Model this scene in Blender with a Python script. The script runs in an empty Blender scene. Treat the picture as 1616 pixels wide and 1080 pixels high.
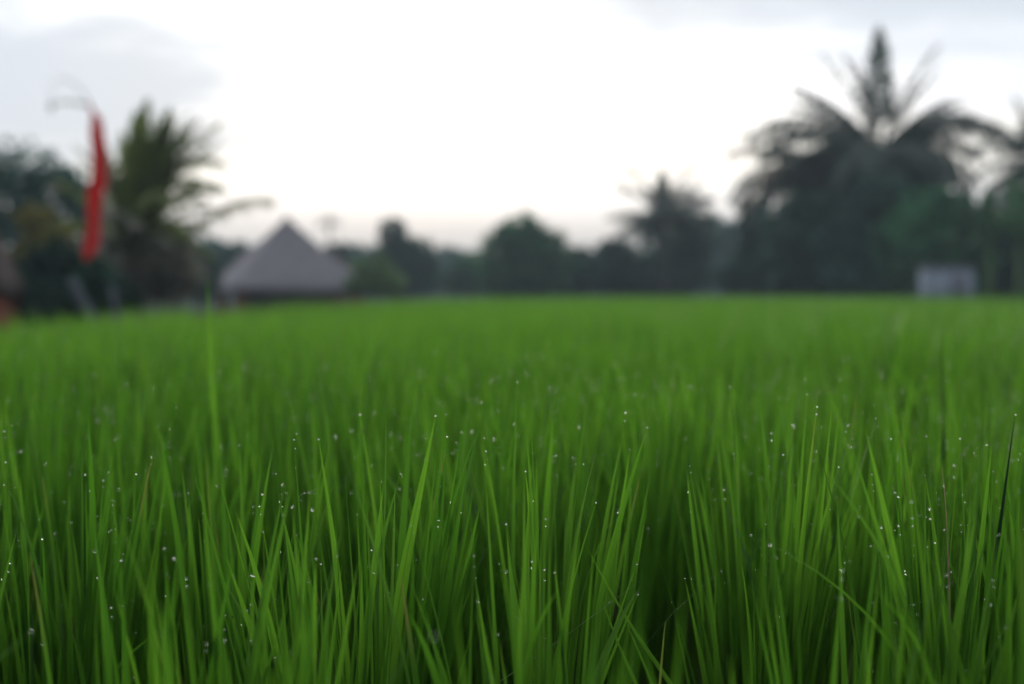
import bpy, math, random
import numpy as np
from mathutils import Vector, Matrix

R = math.radians
sc = bpy.context.scene
col = sc.collection

# ------------------------------------------------------------------ camera
CAM_Z = 0.75
FPX = 1616 * 50.0 / 36.0          # focal length in photograph pixels
HORIZON = 457.0
cam_data = bpy.data.cameras.new('camera')
cam = bpy.data.objects.new('camera', cam_data)
col.objects.link(cam)
cam.location = (0, 0, CAM_Z)
cam.rotation_euler = (R(90) - math.atan((540 - HORIZON) / FPX), 0, 0)
cam_data.lens = 50
cam_data.sensor_width = 36
cam_data.clip_start = 0.05
cam_data.clip_end = 3000
cam_data.dof.use_dof = True
cam_data.dof.focus_distance = 1.43
cam_data.dof.aperture_fstop = 2.9
sc.camera = cam

# ------------------------------------------------------------------ world
SUN_EL, SUN_AZ = 7.8, -4.0        # degrees; azimuth from +Y towards +X
wd = bpy.data.worlds.new('World')
sc.world = wd
wd.use_nodes = True
nt = wd.node_tree
nt.nodes.clear()


def mth(nt, op, a, b=None, c=None, clamp=False):
    n = nt.nodes.new('ShaderNodeMath')
    n.operation = op
    n.use_clamp = clamp
    for i, v in enumerate((a, b, c)):
        if v is None:
            continue
        if isinstance(v, (int, float)):
            n.inputs[i].default_value = v
        else:
            nt.links.new(v, n.inputs[i])
    return n.outputs[0]


def mixc(nt, fac, a, b, blend='MIX'):
    n = nt.nodes.new('ShaderNodeMix')
    n.data_type = 'RGBA'
    n.blend_type = blend
    n.clamp_factor = True
    for sock, v in ((n.inputs[0], fac), (n.inputs[6], a), (n.inputs[7], b)):
        if isinstance(v, (int, float)):
            sock.default_value = v
        elif isinstance(v, tuple):
            sock.default_value = (*v[:3], 1)
        else:
            nt.links.new(v, sock)
    return n.outputs[2]


def maprange(nt, v, a, b, c=0.0, d=1.0, smooth=True):
    n = nt.nodes.new('ShaderNodeMapRange')
    n.interpolation_type = 'SMOOTHSTEP' if smooth else 'LINEAR'
    nt.links.new(v, n.inputs[0])
    for i, x in enumerate((a, b, c, d)):
        n.inputs[1 + i].default_value = x
    return n.outputs[0]


def noise(nt, vec, scale, detail=4, rough=0.5):
    n = nt.nodes.new('ShaderNodeTexNoise')
    n.inputs['Scale'].default_value = scale
    n.inputs['Detail'].default_value = detail
    n.inputs['Roughness'].default_value = rough
    if vec is not None:
        nt.links.new(vec, n.inputs['Vector'])
    return n.outputs[0]


def dir_of(az, el):
    return (math.sin(R(az)) * math.cos(R(el)), math.cos(R(az)) * math.cos(R(el)), math.sin(R(el)))


tc = nt.nodes.new('ShaderNodeTexCoord')
sep = nt.nodes.new('ShaderNodeSeparateXYZ')
nt.links.new(tc.outputs['Generated'], sep.inputs[0])
dx, dy, dz = sep.outputs
sky = nt.nodes.new('ShaderNodeTexSky')
sky.sky_type = 'NISHITA'
sky.sun_disc = False
sky.sun_elevation = R(SUN_EL)
sky.sun_rotation = R(SUN_AZ)
sky.air_density = 1.0
sky.dust_density = 2.0
# overcast deck, brightest round the veiled sun and dull behind the camera
sd = dir_of(-5.0, 7.5)
dot = nt.nodes.new('ShaderNodeVectorMath')
dot.operation = 'DOT_PRODUCT'
nt.links.new(tc.outputs['Generated'], dot.inputs[0])
dot.inputs[1].default_value = sd
toward = dot.outputs['Value']
glow = maprange(nt, toward, 0.90, 0.998)
half = maprange(nt, toward, -0.45, 0.8)
deck = mixc(nt, half, (1.5, 1.75, 2.1), (6.6, 6.9, 7.4))
deck = mixc(nt, glow, deck, (15.0, 14.7, 14.4))
low = maprange(nt, dz, 0.03, 0.105, 1.0, 0.0)
deck = mixc(nt, mth(nt, 'MULTIPLY', low, 0.97), deck, (5.95, 5.78, 5.82))
band = mth(nt, 'MULTIPLY', maprange(nt, dz, 0.055, 0.085), maprange(nt, dz, 0.10, 0.135, 1.0, 0.0))
deck = mixc(nt, mth(nt, 'MULTIPLY', band, mth(nt, 'MULTIPLY', half, 0.75)), deck, (8.9, 8.5, 7.7))
# cloud shapes: stretched noise in direction space plus two large grey banks
cmb = nt.nodes.new('ShaderNodeCombineXYZ')
nt.links.new(mth(nt, 'DIVIDE', dx, mth(nt, 'ADD', dz, 0.25)), cmb.inputs[0])
nt.links.new(mth(nt, 'DIVIDE', dy, mth(nt, 'ADD', dz, 0.25)), cmb.inputs[1])
nt.links.new(mth(nt, 'MULTIPLY', dz, 9.0), cmb.inputs[2])
n1 = noise(nt, cmb.outputs[0], 1.7, 6, 0.55)
n2 = noise(nt, cmb.outputs[0], 3.1, 7, 0.62)


def bank(az, el, wa, we):
    """soft mask of a cloud bank at an azimuth and elevation (degrees)"""
    azn = mth(nt, 'ARCTAN2', dx, dy)
    a = mth(nt, 'DIVIDE', mth(nt, 'SUBTRACT', azn, R(az)), R(wa))
    e = mth(nt, 'DIVIDE', mth(nt, 'SUBTRACT', dz, math.sin(R(el))), math.sin(R(we)))
    r2 = mth(nt, 'ADD', mth(nt, 'MULTIPLY', a, a), mth(nt, 'MULTIPLY', e, e))
    r2 = mth(nt, 'ADD', r2, mth(nt, 'MULTIPLY', mth(nt, 'SUBTRACT', n2, 0.5), 3.2))
    return maprange(nt, r2, -1.2, 4.2, 1.0, 0.0)


banks = mth(nt, 'MAXIMUM', bank(-19.5, 8.0, 8.5, 2.6), bank(16.5, 11.9, 14.0, 1.7))
banks = mth(nt, 'MAXIMUM', banks, mth(nt, 'MULTIPLY', bank(14.0, 9.4, 6.5, 0.8), 0.55))
banks = mth(nt, 'MAXIMUM', banks, mth(nt, 'MULTIPLY', bank(1.5, 9.1, 2.5, 0.25), 0.25))
banks = mth(nt, 'MAXIMUM', banks, mth(nt, 'MULTIPLY', bank(-13.0, 6.3, 4.5, 0.9), 0.5))
banks = mth(nt, 'MAXIMUM', banks, mth(nt, 'MULTIPLY', bank(3.5, 12.0, 7.0, 0.9), 0.9))
cl = maprange(nt, mth(nt, 'ADD', mth(nt, 'MULTIPLY', n1, 0.8), mth(nt, 'MULTIPLY', banks, 1.0)), 0.45, 1.15)
cl = mth(nt, 'MULTIPLY', cl, maprange(nt, dz, 0.03, 0.09))
deck = mixc(nt, cl, deck, (4.85, 5.3, 5.9))
skyc = mixc(nt, 0.975, sky.outputs[0], deck)
ground_half = maprange(nt, dz, -0.06, -0.005, 1.0, 0.0)
skyc = mixc(nt, ground_half, skyc, (0.6, 0.9, 0.4))
bg = nt.nodes.new('ShaderNodeBackground')
bg.inputs['Strength'].default_value = 0.1
nt.links.new(skyc, bg.inputs['Color'])
wo = nt.nodes.new('ShaderNodeOutputWorld')
nt.links.new(bg.outputs[0], wo.inputs['Surface'])

# ------------------------------------------------------------------ sun behind thin cloud
sl = bpy.data.lights.new('sun', 'SUN')
sl.energy = 1.5
sl.angle = R(11)
sl.color = (1.0, 0.93, 0.82)
so = bpy.data.objects.new('sun', sl)
col.objects.link(so)
so.rotation_euler = Vector(dir_of(SUN_AZ, SUN_EL)).to_track_quat('Z', 'Y').to_euler()

# ------------------------------------------------------------------ render settings
sc.view_settings.view_transform = 'Standard'
sc.view_settings.look = 'None'
sc.view_settings.gamma = 1
sc.view_settings.use_curve_mapping = False
sc.view_settings.exposure = 0.68
sc.render.engine = 'CYCLES'
cy = sc.cycles
cy.use_denoising = True
cy.max_bounces = 8
cy.diffuse_bounces = 4
cy.glossy_bounces = 3
cy.transmission_bounces = 6
cy.transparent_max_bounces = 8
cy.volume_bounces = 0
cy.caustics_reflective = False
cy.caustics_refractive = False


# ------------------------------------------------------------------ helpers
def W(px, py, d):
    """point of the place seen at a photograph pixel, at distance d"""
    return np.array([(px - 808.0) / FPX * d, d, CAM_Z + (HORIZON - py) / FPX * d])


def S(px, d):
    return px / FPX * d


def tag(o, label=None, cat=None, group=None, kind=None):
    for k, v in (('label', label), ('category', cat), ('group', group), ('kind', kind)):
        if v:
            o[k] = v
    return o


def empty(name, loc, label, cat, group=None, rz=0.0):
    o = bpy.data.objects.new(name, None)
    o.empty_display_size = 0.3
    col.objects.link(o)
    o.location = [float(v) for v in loc]
    o.rotation_euler = (0, 0, rz)
    return tag(o, label, cat, group)


def build(name, verts, quads, mat, parent=None, data=None, smooth=True, tris=None):
    """one mesh object from arrays; data is an (n,4) colour attribute called 'leaf'"""
    verts = np.asarray(verts, np.float32)
    me = bpy.data.meshes.new(name)
    me.vertices.add(len(verts))
    me.vertices.foreach_set('co', verts.ravel())
    q = np.asarray(quads, np.int32).reshape(-1, 4) if quads is not None and len(quads) else np.zeros((0, 4), np.int32)
    t = np.asarray(tris, np.int32).reshape(-1, 3) if tris is not None and len(tris) else np.zeros((0, 3), np.int32)
    loops = np.concatenate([q.ravel(), t.ravel()])
    starts = np.concatenate([np.arange(len(q)) * 4, len(q) * 4 + np.arange(len(t)) * 3]).astype(np.int32)
    me.loops.add(len(loops))
    me.loops.foreach_set('vertex_index', loops)
    me.polygons.add(len(starts))
    me.polygons.foreach_set('loop_start', starts)
    me.polygons.foreach_set('use_smooth', np.full(len(starts), smooth, bool))
    if data is not None:
        a = me.attributes.new('leaf', 'FLOAT_COLOR', 'POINT')
        a.data.foreach_set('color', np.asarray(data, np.float32).ravel())
    me.update(calc_edges=True)
    me.validate()
    me.materials.append(mat)
    o = bpy.data.objects.new(name, me)
    col.objects.link(o)
    if parent is not None:
        o.parent = parent
    return o


class Bag:
    """collects pieces of one mesh"""

    def __init__(self):
        self.v, self.q, self.t, self.d, self.n = [], [], [], [], 0

    def add(self, v, q=None, d=None, t=None):
        v = np.asarray(v, float).reshape(-1, 3)
        self.v.append(v)
        if q is not None and len(q):
            self.q.append(np.asarray(q).reshape(-1, 4) + self.n)
        if t is not None and len(t):
            self.t.append(np.asarray(t).reshape(-1, 3) + self.n)
        self.d.append(np.zeros((len(v), 4)) + 0.5 if d is None else np.asarray(d, float))
        self.n += len(v)

    def build(self, name, mat, parent=None, smooth=True):
        return build(name, np.concatenate(self.v), np.concatenate(self.q) if self.q else None, mat, parent,
                     np.concatenate(self.d), smooth, np.concatenate(self.t) if self.t else None)

    def tube(self, pts, rad, sides=8, cap=True):
        pts = np.asarray(pts, float)
        rad = np.broadcast_to(np.asarray(rad, float), (len(pts),))
        tan = np.gradient(pts, axis=0)
        tan /= np.linalg.norm(tan, axis=1)[:, None] + 1e-9
        ref = np.array([0.31, 0.95, 0.05]) if abs(tan[0, 2]) > 0.5 else np.array([0, 0, 1.0])
        a = np.cross(tan, ref)
        a /= np.linalg.norm(a, axis=1)[:, None] + 1e-9
        b = np.cross(tan, a)
        th = np.linspace(0, 2 * np.pi, sides, endpoint=False)
        ring = pts[:, None, :] + rad[:, None, None] * (np.cos(th)[None, :, None] * a[:, None, :] + np.sin(th)[None, :, None] * b[:, None, :])
        n = len(pts)
        idx = np.arange(n * sides).reshape(n, sides)
        q = np.stack([idx[:-1], np.roll(idx[:-1], -1, 1), np.roll(idx[1:], -1, 1), idx[1:]], -1).reshape(-1, 4)
        v = ring.reshape(-1, 3)
        tri = None
        if cap:
            v = np.concatenate([v, pts[:1], pts[-1:]])
            k0, k1 = n * sides, n * sides + 1
            tri = [[k0, idx[0, (j + 1) % sides], idx[0, j]] for j in range(sides)] + \
                  [[k1, idx[-1, j], idx[-1, (j + 1) % sides]] for j in range(sides)]
        self.add(v, q, None, tri)

    def box(self, c, s, rz=0.0, bevel=0.0):
        import bmesh
        bm = bmesh.new()
        bmesh.ops.create_cube(bm, size=1)
        bmesh.ops.scale(bm, vec=s, verts=bm.verts)
        if bevel:
            bmesh.ops.bevel(bm, geom=list(bm.edges), offset=bevel, segments=2, affect='EDGES')
        bmesh.ops.rotate(bm, matrix=Matrix.Rotation(rz, 3, 'Z'), verts=bm.verts)
        bmesh.ops.translate(bm, vec=c, verts=bm.verts)
        bmesh.ops.triangulate(bm, faces=bm.faces)
        bm.verts.index_update()
        self.add([v.co[:] for v in bm.verts], None, None, [[v.index for v in f.verts] for f in bm.faces])
        bm.free()


def local(pts, root):
    return np.asarray(pts, float) - np.array(root.location)


# ------------------------------------------------------------------ materials
def new_mat(name):
    m = bpy.data.materials.new(name)
    m.use_nodes = True
    t = m.node_tree
    t.nodes.clear()
    out = t.nodes.new('ShaderNodeOutputMaterial')
    return m, t, out


def leaf_mat(name, ca, cb, trans_col, trans=0.4, rough=0.45, spec=0.35, veins=False):
    """leaf: tone of the single leaf in 'leaf'.r, place across in .g, along in .b"""
    m, t, out = new_mat(name)
    at = t.nodes.new('ShaderNodeAttribute')
    at.attribute_name = 'leaf'
    sp = t.nodes.new('ShaderNodeSeparateColor')
    t.links.new(at.outputs['Color'], sp.inputs[0])
    c = mixc(t, sp.outputs[0], ca, cb)
    tr = mixc(t, sp.outputs[0], tuple(v * f_ for v, f_ in zip(trans_col, (0.5, 0.62, 0.6))), trans_col)
    if veins:
        wv = mth(t, 'SINE', mth(t, 'MULTIPLY', sp.outputs[1], 62.0))
        c = mixc(t, maprange(t, wv, 0.2, 1.0, 0.0, 0.22), c, (0.06, 0.13, 0.025))
        rib = maprange(t, mth(t, 'ABSOLUTE', mth(t, 'SUBTRACT', sp.outputs[1], 0.5)), 0.03, 0.09, 0.6, 0.0)
        c = mixc(t, rib, c, (0.07, 0.15, 0.03))
        tr = mixc(t, rib, tr, tuple(v * 0.5 for v in trans_col))
        # sheath and leaf foot are paler
        c = mixc(t, maprange(t, sp.outputs[2], 0.0, 0.15, 0.35, 0.0), c, (0.07, 0.13, 0.04))
        # tiredness: a few blades with yellowed tips
        old = mth(t, 'MULTIPLY', maprange(t, at.outputs['Alpha'], 0.965, 1.0), maprange(t, sp.outputs[2], 0.6, 1.0))
        c = mixc(t, old, c, (0.30, 0.26, 0.08))
        tr = mixc(t, old, tr, (0.25, 0.20, 0.06))
    p = t.nodes.new('ShaderNodeBsdfPrincipled')
    t.links.new(c, p.inputs['Base Color'])
    p.inputs['Roughness'].default_value = rough
    p.inputs['Specular IOR Level'].default_value = spec
    tl = t.nodes.new('ShaderNodeBsdfTranslucent')
    t.links.new(tr, tl.inputs['Color'])
    mx = t.nodes.new('ShaderNodeMixShader')
    mx.inputs[0].default_value = trans
    t.links.new(p.outputs[0], mx.inputs[1])
    t.links.new(tl.outputs[0], mx.inputs[2])
    t.links.new(mx.outputs[0], out.inputs['Surface'])
    return m


def noise_mat(name, ca, cb, scale=6.0, rough=0.8, bump=0.3, stretch=(1, 1, 1), detail=6, spec=0.3):
    m, t, out = new_mat(name)
    tcn = t.nodes.new('ShaderNodeTexCoord')
    mp = t.nodes.new('ShaderNodeMapping')
    mp.inputs['Scale'].default_value = stretch
    t.links.new(tcn.outputs['Object'], mp.inputs[0])
    n = noise(t, mp.outputs[0], scale, detail, 0.6)
    n2 = noise(t, mp.outputs[0], scale * 0.17, 3, 0.5)
    f = maprange(t, mth(t, 'ADD', mth(t, 'MULTIPLY', n, 0.6), mth(t, 'MULTIPLY', n2, 0.4)), 0.36, 0.64)
    c = mixc(t, f, ca, cb)
    p = t.nodes.new('ShaderNodeBsdfPrincipled')
    t.links.new(c, p.inputs['Base Color'])
    p.inputs['Roughness'].default_value = rough
    p.inputs['Specular IOR Level'].default_value = spec
    if bump:
        b = t.nodes.new('ShaderNodeBump')
        b.inputs['Strength'].default_value = bump
        b.inputs['Distance'].default_value = 0.03
        t.links.new(n, b.inputs['Height'])
        t.links.new(b.outputs[0], p.inputs['Normal'])
    t.links.new(p.outputs[0], out.inputs['Surface'])
    return m


M = {}
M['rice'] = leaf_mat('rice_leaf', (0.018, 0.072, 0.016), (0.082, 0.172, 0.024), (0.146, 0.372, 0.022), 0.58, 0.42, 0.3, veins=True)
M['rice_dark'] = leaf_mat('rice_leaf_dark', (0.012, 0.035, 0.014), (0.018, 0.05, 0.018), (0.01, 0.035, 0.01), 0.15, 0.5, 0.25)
M['rice_dry'] = leaf_mat('rice_leaf_withered', (0.34, 0.25, 0.15), (0.42, 0.31, 0.20), (0.32, 0.24, 0.14), 0.3, 0.6, 0.2)
M['rice_yellow'] = leaf_mat('rice_leaf_yellow', (0.26, 0.33, 0.06), (0.36, 0.40, 0.10), (0.34, 0.42, 0.06), 0.4, 0.5, 0.3)
M['mud'] = noise_mat('paddy_mud', (0.022, 0.020, 0.012), (0.038, 0.044, 0.018), 3.0, 0.95, 0.5, spec=0.0)
M['bark'] = noise_mat('bark', (0.050, 0.040, 0.030), (0.10, 0.085, 0.065), 5.0, 0.9, 0.6, (1, 1, 0.25))
M['palm_bark'] = noise_mat('palm_bark', (0.055, 0.042, 0.036), (0.12, 0.10, 0.085), 7.0, 0.9, 0.6, (0.4, 0.4, 3.0))
M['thatch'] = noise_mat('thatch', (0.25, 0.225, 0.235), (0.38, 0.345, 0.36), 9.0, 0.95, 0.8, (3, 3, 0.7))
M['thatch_brown'] = noise_mat('thatch_brown', (0.10, 0.075, 0.065), (0.17, 0.14, 0.125), 9.0, 0.95, 0.8, (3, 3, 0.7))
M['wood_red'] = noise_mat('red_brown_wood', (0.22, 0.055, 0.028), (0.32, 0.085, 0.042), 8.0, 0.6, 0.2, (2, 2, 0.4))
M['wall_grey'] = noise_mat('brown_mat_wall', (0.17, 0.085, 0.06), (0.28, 0.15, 0.10), 4.0, 0.9, 0.2)
M['board'] = noise_mat('weathered_white_paint', (0.28, 0.32, 0.39), (0.42, 0.47, 0.56), 1.6, 0.7, 0.15)
M['board_stain'] = noise_mat('stained_paint', (0.20, 0.20, 0.24), (0.30, 0.30, 0.35), 2.2, 0.8, 0.15)
M['stake'] = noise_mat('weathered_wood', (0.11, 0.12, 0.135), (0.18, 0.20, 0.22), 5.0, 0.9, 0.3, (1, 1, 0.3))
M['bamboo'] = noise_mat('pale_bamboo', (0.34, 0.31, 0.28), (0.48, 0.44, 0.40), 6.0, 0.5, 0.1)


def foliage(name, c, trans=0.3):
    a = tuple(v * 0.75 for v in c)
    b = tuple(v * 3.0 for v in c)
    return leaf_mat(name, a, b, tuple(v * 1.8 for v in c), trans, 0.5, 0.3)


M['fol_dark'] = foliage('foliage_dark', (0.020, 0.056, 0.034))
M['fol_mid'] = foliage('foliage_mid', (0.034, 0.108, 0.045))
M['fol_green'] = foliage('foliage_green', (0.050, 0.155, 0.070))
M['fol_light'] = foliage('foliage_light', (0.090, 0.155, 0.045))
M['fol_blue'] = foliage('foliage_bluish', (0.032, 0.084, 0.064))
M['fol_yellow'] = foliage('foliage_yellow', (0.115, 0.105, 0.024))
M['palm_green'] = foliage('palm_leaf', (0.125, 0.155, 0.042), 0.35)
M['palm_dark'] = foliage('palm_leaf_dark', (0.040, 0.058, 0.042), 0.3)
M['palm_fresh'] = foliage('palm_leaf_fresh', (0.105, 0.150, 0.030), 0.45)
M['palm_dry'] = foliage('palm_leaf_dry', (0.14, 0.135, 0.10), 0.3)
M['palm_brown'] = foliage('palm_leaf_brown', (0.13, 0.095, 0.06), 0.35)
M['banana'] = foliage('banana_leaf', (0.050, 0.110, 0.045), 0.4)


def cloth_mat():
    m, t, out = new_mat('red_cloth')
    tcn = t.nodes.new('ShaderNodeTexCoord')
    n = noise(t, tcn.outputs['Object'], 9.0, 4, 0.6)
    c = mixc(t, maprange(t, n, 0.3, 0.7), (0.82, 0.075, 0.06), (0.90, 0.12, 0.095))
    d = t.nodes.new('ShaderNodeBsdfDiffuse')
    tl = t.nodes.new('ShaderNodeBsdfTranslucent')
    t.links.new(c, d.inputs[0])
    t.links.new(c, tl.inputs[0])
    mx = t.nodes.new('ShaderNodeMixShader')
    mx.inputs[0].default_value = 0.62
    t.links.new(d.outputs[0], mx.inputs[1])
    t.links.new(tl.outputs[0], mx.inputs[2])
    t.links.new(mx.outputs[0], out.inputs[0])
    return m


M['cloth'] = cloth_mat()


def water_mat():
    m, t, out = new_mat('dew')
    g = t.nodes.new('ShaderNodeBsdfGlass')
    g.inputs['IOR'].default_value = 1.33
    g.inputs['Roughness'].default_value = 0.0
    t.links.new(g.outputs[0], out.inputs[0])
    return m


M['dew'] = water_mat()

# ------------------------------------------------------------------ ground
LEFT = [(-6.0, -3.9), (20.0, -3.9), (37.0, -1.8)]             # (y, x) left bund of the field
FAR = [(-1.8, 37.0), (3.0, 46.0), (25.0, 52.0), (60.0, 54.0)]  # (x, y) far bund


def in_field(x, y):
    xl = np.interp(y, [a for a, b in LEFT], [b for a, b in LEFT])
    yf = np.interp(x, [a for a, b in FAR], [b for a, b in FAR])
    return np.minimum(x - xl, np.where(x < -1.8, 37.0 - y, yf - y))


def ground_z(x, y):
    s = np.clip((in_field(x, y) + 0.35) / -1.6, 0, 1)
    s = s * s * (3 - 2 * s)
    return -1.25 * s + 0.02 * np.sin(x * 3.1 + 1.0) * np.cos(y * 2.3)


def axis(fine0, fine1, step, far0, far1):
    a = np.arange(fine0, fine1, step)
    lo = fine0 - np.geomspace(step, fine0 - far0, 16)[::-1]
    hi = fine1 + np.geomspace(step, far1 - fine1, 16)
    return np.concatenate([lo, a, hi])


gx = axis(-14, 32, 0.6, -420, 420)
gy = axis(-4, 62, 0.6, -120, 720)
GX, GY = np.meshgrid(gx, gy)
gv = np.stack([GX, GY, ground_z(GX, GY)], -1).reshape(-1, 3)
gi = np.arange(len(gx) * len(gy)).reshape(len(gy), len(gx))
gq = np.stack([gi[:-1, :-1], gi[:-1, 1:], gi[1:, 1:], gi[1:, :-1]], -1).reshape(-1, 4)
tag(build('ground', gv, gq, M['mud']), kind='structure')

# ------------------------------------------------------------------ rice
rng = np.random.default_rng(7)


def unit(v):
    return v / (np.linalg.norm(v, axis=-1, keepdims=True) + 1e-9)


def blades(p0, d0, L, Wd, bend, phi, tone, age, segs, fold=0.16, twist=None, three=True, taper=1.9, foot=0.55):
    """many strap leaves at once; returns verts, quads, data and the tips"""
    n = len(p0)
    t = np.linspace(0, 1, segs + 1)
    t = t ** 0.9
    tt = t[None, :, None]
    P = p0[:, None, :] + L[:, None, None] * (d0[:, None, :] * tt + bend[:, None, :] * tt ** 2.2)
    T = unit(d0[:, None, :] + bend[:, None, :] * 2.2 * tt ** 1.2)
    ph = phi[:, None] + (0 if twist is None else twist[:, None] * t[None, :])
    s = np.stack([np.cos(ph), np.sin(ph), np.zeros_like(ph)], -1)
    s = unit(s - (s * T).sum(-1, keepdims=True) * T)
    nrm = np.cross(T, s)
    prof = (foot + (1 - foot) * np.minimum(1, t / 0.35)) * (1 - t ** taper) + 0.012
    w = Wd[:, None] * prof[None, :]
    a = P - s * w[..., None] * 0.5
    b = P + s * w[..., None] * 0.5
    dat = np.zeros((n, segs + 1, 4))
    dat[..., 0] = tone[:, None]
    dat[..., 2] = t[None, :]
    dat[..., 3] = age[:, None]
    if three:
        c = P + nrm * w[..., None] * fold
        v = np.stack([a, c, b], 2)
        dd = np.stack([dat, dat, dat], 2)
        dd[:, :, 0, 1], dd[:, :, 1, 1], dd[:, :, 2, 1] = 0, 0.5, 1
        k = 3
    else:
        v = np.stack([a, b], 2)
        dd = np.stack([dat, dat], 2)
        dd[:, :, 0, 1], dd[:, :, 1, 1] = 0.2, 0.45
        k = 2
    base = (np.arange(n) * (segs + 1) * k)[:, None, None]
    row = (np.arange(segs) * k)[None, :, None]
    cc = np.arange(k - 1)[None, None, :]
    i = base + row + cc
    q = np.stack([i, i + 1, i + 1 + k, i + k], -1).reshape(-1, 4)
    return v.reshape(-1, 3), q, dd.reshape(-1, 4), P, b


# dark gap left of the leaning shoots and height pattern of the crop
def crop_height(x, y):
    return 1.0 + 0.045 * np.sin(x * 2.1 + 0.7 * y) + 0.04 * np.sin(1.3 * y - 0.9 * x + 1.0) + 0.02 * np.sin(x * 5.3 - 2.2 * y)


GAPS = [(W(985, 900, 1.40)[:2], 0.15), (W(505, 900, 1.75)[:2], 0.12), (W(130, 1000, 1.45)[:2], 0.10), (W(640, 760, 2.35)[:2], 0.10)]
TOP = 0.56
rice = Bag()
DROPS = []   # (position, radius)


def hills(y0, y1, sp):
    ys = np.arange(y0, y1, sp)
    out = []
    for j, y in enumerate(ys):
        hw = 0.36 * max(y, 0) * 1.12 + 1.0
        xs = np.arange(-hw, hw, sp * 0.9)
        xs = xs + rng.uniform(-0.3, 0.3) * sp
        xj = xs + rng.uniform(-0.27, 0.27, len(xs)) * sp
        yj = y + 0.12 * xs * 0 + rng.uniform(-0.27, 0.27, len(xs)) * sp
        out.append(np.stack([xj, yj], 1))
    h = np.concatenate(out)
    h = h[in_field(h[:, 0], h[:, 1]) > 0.1]
    for c, r in GAPS:
        h = h[np.hypot(h[:, 0] - c[0], h[:, 1] - c[1]) > r]
    return h


def plant(h, tillers, leaves, segs, three, wmul, stems, drop_p, edge_p, spread=1.0, hmul=1.0, droop=0.05, tone0=0.5):
    n = len(h)
    # tillers of every hill
    hi = np.repeat(np.arange(n), tillers)
    m = len(hi)
    az = rng.uniform(0, 2 * np.pi, m)
    rad = np.sqrt(rng.uniform(0, 1, m)) * 0.036 * spread
    base = np.stack([h[hi, 0] + rad * np.cos(az), h[hi, 1] + rad * np.sin(az), np.zeros(m) - 0.01], 1)
    tilt = np.abs(rng.normal(0, 1, m)) * R(2.6) + rad / 0.036 / spread * R(4.0)
    hill_lean = rng.normal(0, R(1.8), (n, 2))
    axis_ = np.stack([np.sin(tilt) * np.cos(az) + hill_lean[hi, 0], np.sin(tilt) * np.sin(az) + hill_lean[hi, 1], np.cos(tilt)], 1)
    axis_ = unit(axis_)
    hs = (crop_height(h[:, 0], h[:, 1]) * hmul * (1.0 - 0.10 * np.clip((1.35 - h[:, 1]) / 0.4, 0, 1)) * rng.normal(1.0, 0.035, n))[hi] * rng.normal(1.0, 0.055, m)
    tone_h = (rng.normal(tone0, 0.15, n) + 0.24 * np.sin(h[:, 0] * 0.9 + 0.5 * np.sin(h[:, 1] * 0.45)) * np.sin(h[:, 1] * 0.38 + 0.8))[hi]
    if stems:
        Ls = 0.36 * hs
        v, q, d, _, _ = blades(base, axis_, Ls, np.full(m, 0.0062) * wmul, np.zeros((m, 3)), rng.uniform(0, 6.28, m),
                               np.clip(tone_h - 0.1, 0, 1), np.zeros(m), 3, 0.45, None, three, 6.0, 1.0)
        d[:, 2] = 0.0
        rice.add(v, q, d)
    for k in range(leaves):
        col_h = (0.16 + 0.085 * k * 3.0 / max(leaves, 3) + rng.uniform(-0.03, 0.03, m)) * hs
        p0 = base + axis_ * col_h[:, None]
        az2 = az + rng.normal(0, 1.3, m)
        off = np.abs(rng.normal(0, R(3.0), m)) + R(0.8)
        d0 = unit(axis_ + np.stack([np.cos(az2), np.sin(az2), np.zeros(m)], 1) * np.tan(off)[:, None])
        low = ([0.74, 0.88, 1.0][k] if leaves == 3 else 1.0) * rng.normal(0.985, 0.05, m)
        tip = np.minimum(TOP * low * hs, 0.635)
        if droop > 0.06:
            tip = np.where(rng.uniform(0, 1, m) < 0.012, rng.uniform(0.64, 0.71, m), tip)
        L = np.maximum(tip - p0[:, 2], 0.1) / d0[:, 2] * rng.uniform(0.93, 1.03, m)
        wild = rng.uniform(0, 1, m) < 0.04
        bz = np.abs(rng.normal(droop * 0.6, droop * 0.8, m)) + wild * rng.uniform(0.15, 0.45, m)
        bend = np.stack([np.cos(az2) * bz, np.sin(az2) * bz, -bz * bz * 0.55 - wild * 0.08], 1)
        Wd = rng.uniform(0.0049, 0.0112, m) * wmul
        v, q, d, P, b = blades(p0, d0, L, Wd, bend, rng.uniform(0, 6.28, m), np.clip(tone_h + rng.normal(0, 0.3, m), 0, 1),
                               rng.uniform(0, 1, m), segs, rng.uniform(0.06, 0.22), rng.normal(0, 0.55, m), three)
        rice.add(v, q, d)
        if drop_p:
            sel = np.where(rng.uniform(0, 1, m) < drop_p)[0]
            for i in sel:
                if P[i, -1, 1] < 1.12 and i % 3:
                    continue
                r = float(np.clip(rng.lognormal(math.log(0.00066), 0.28), 0.0004, 0.0010))
                DROPS.append((P[i, -1] + np.array([0, 0, r * 0.5]), r))
                if rng.uniform() < 0.3:
                    DROPS.append((P[i, -2] * 0.3 + P[i, -1] * 0.7 + np.array([r * 0.5, -r * 0.6, 0]), r * 0.8))
            for i in np.where(rng.uniform(0, 1, m) < edge_p)[0]:
                k2 = int(rng.integers(segs // 2, segs))
                r = float(np.clip(rng.lognormal(math.log(0.00058), 0.25), 0.00035, 0.0008))
                DROPS.append((b[i, k2] + np.array([0, -r * 0.4, 0]), r))


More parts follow.
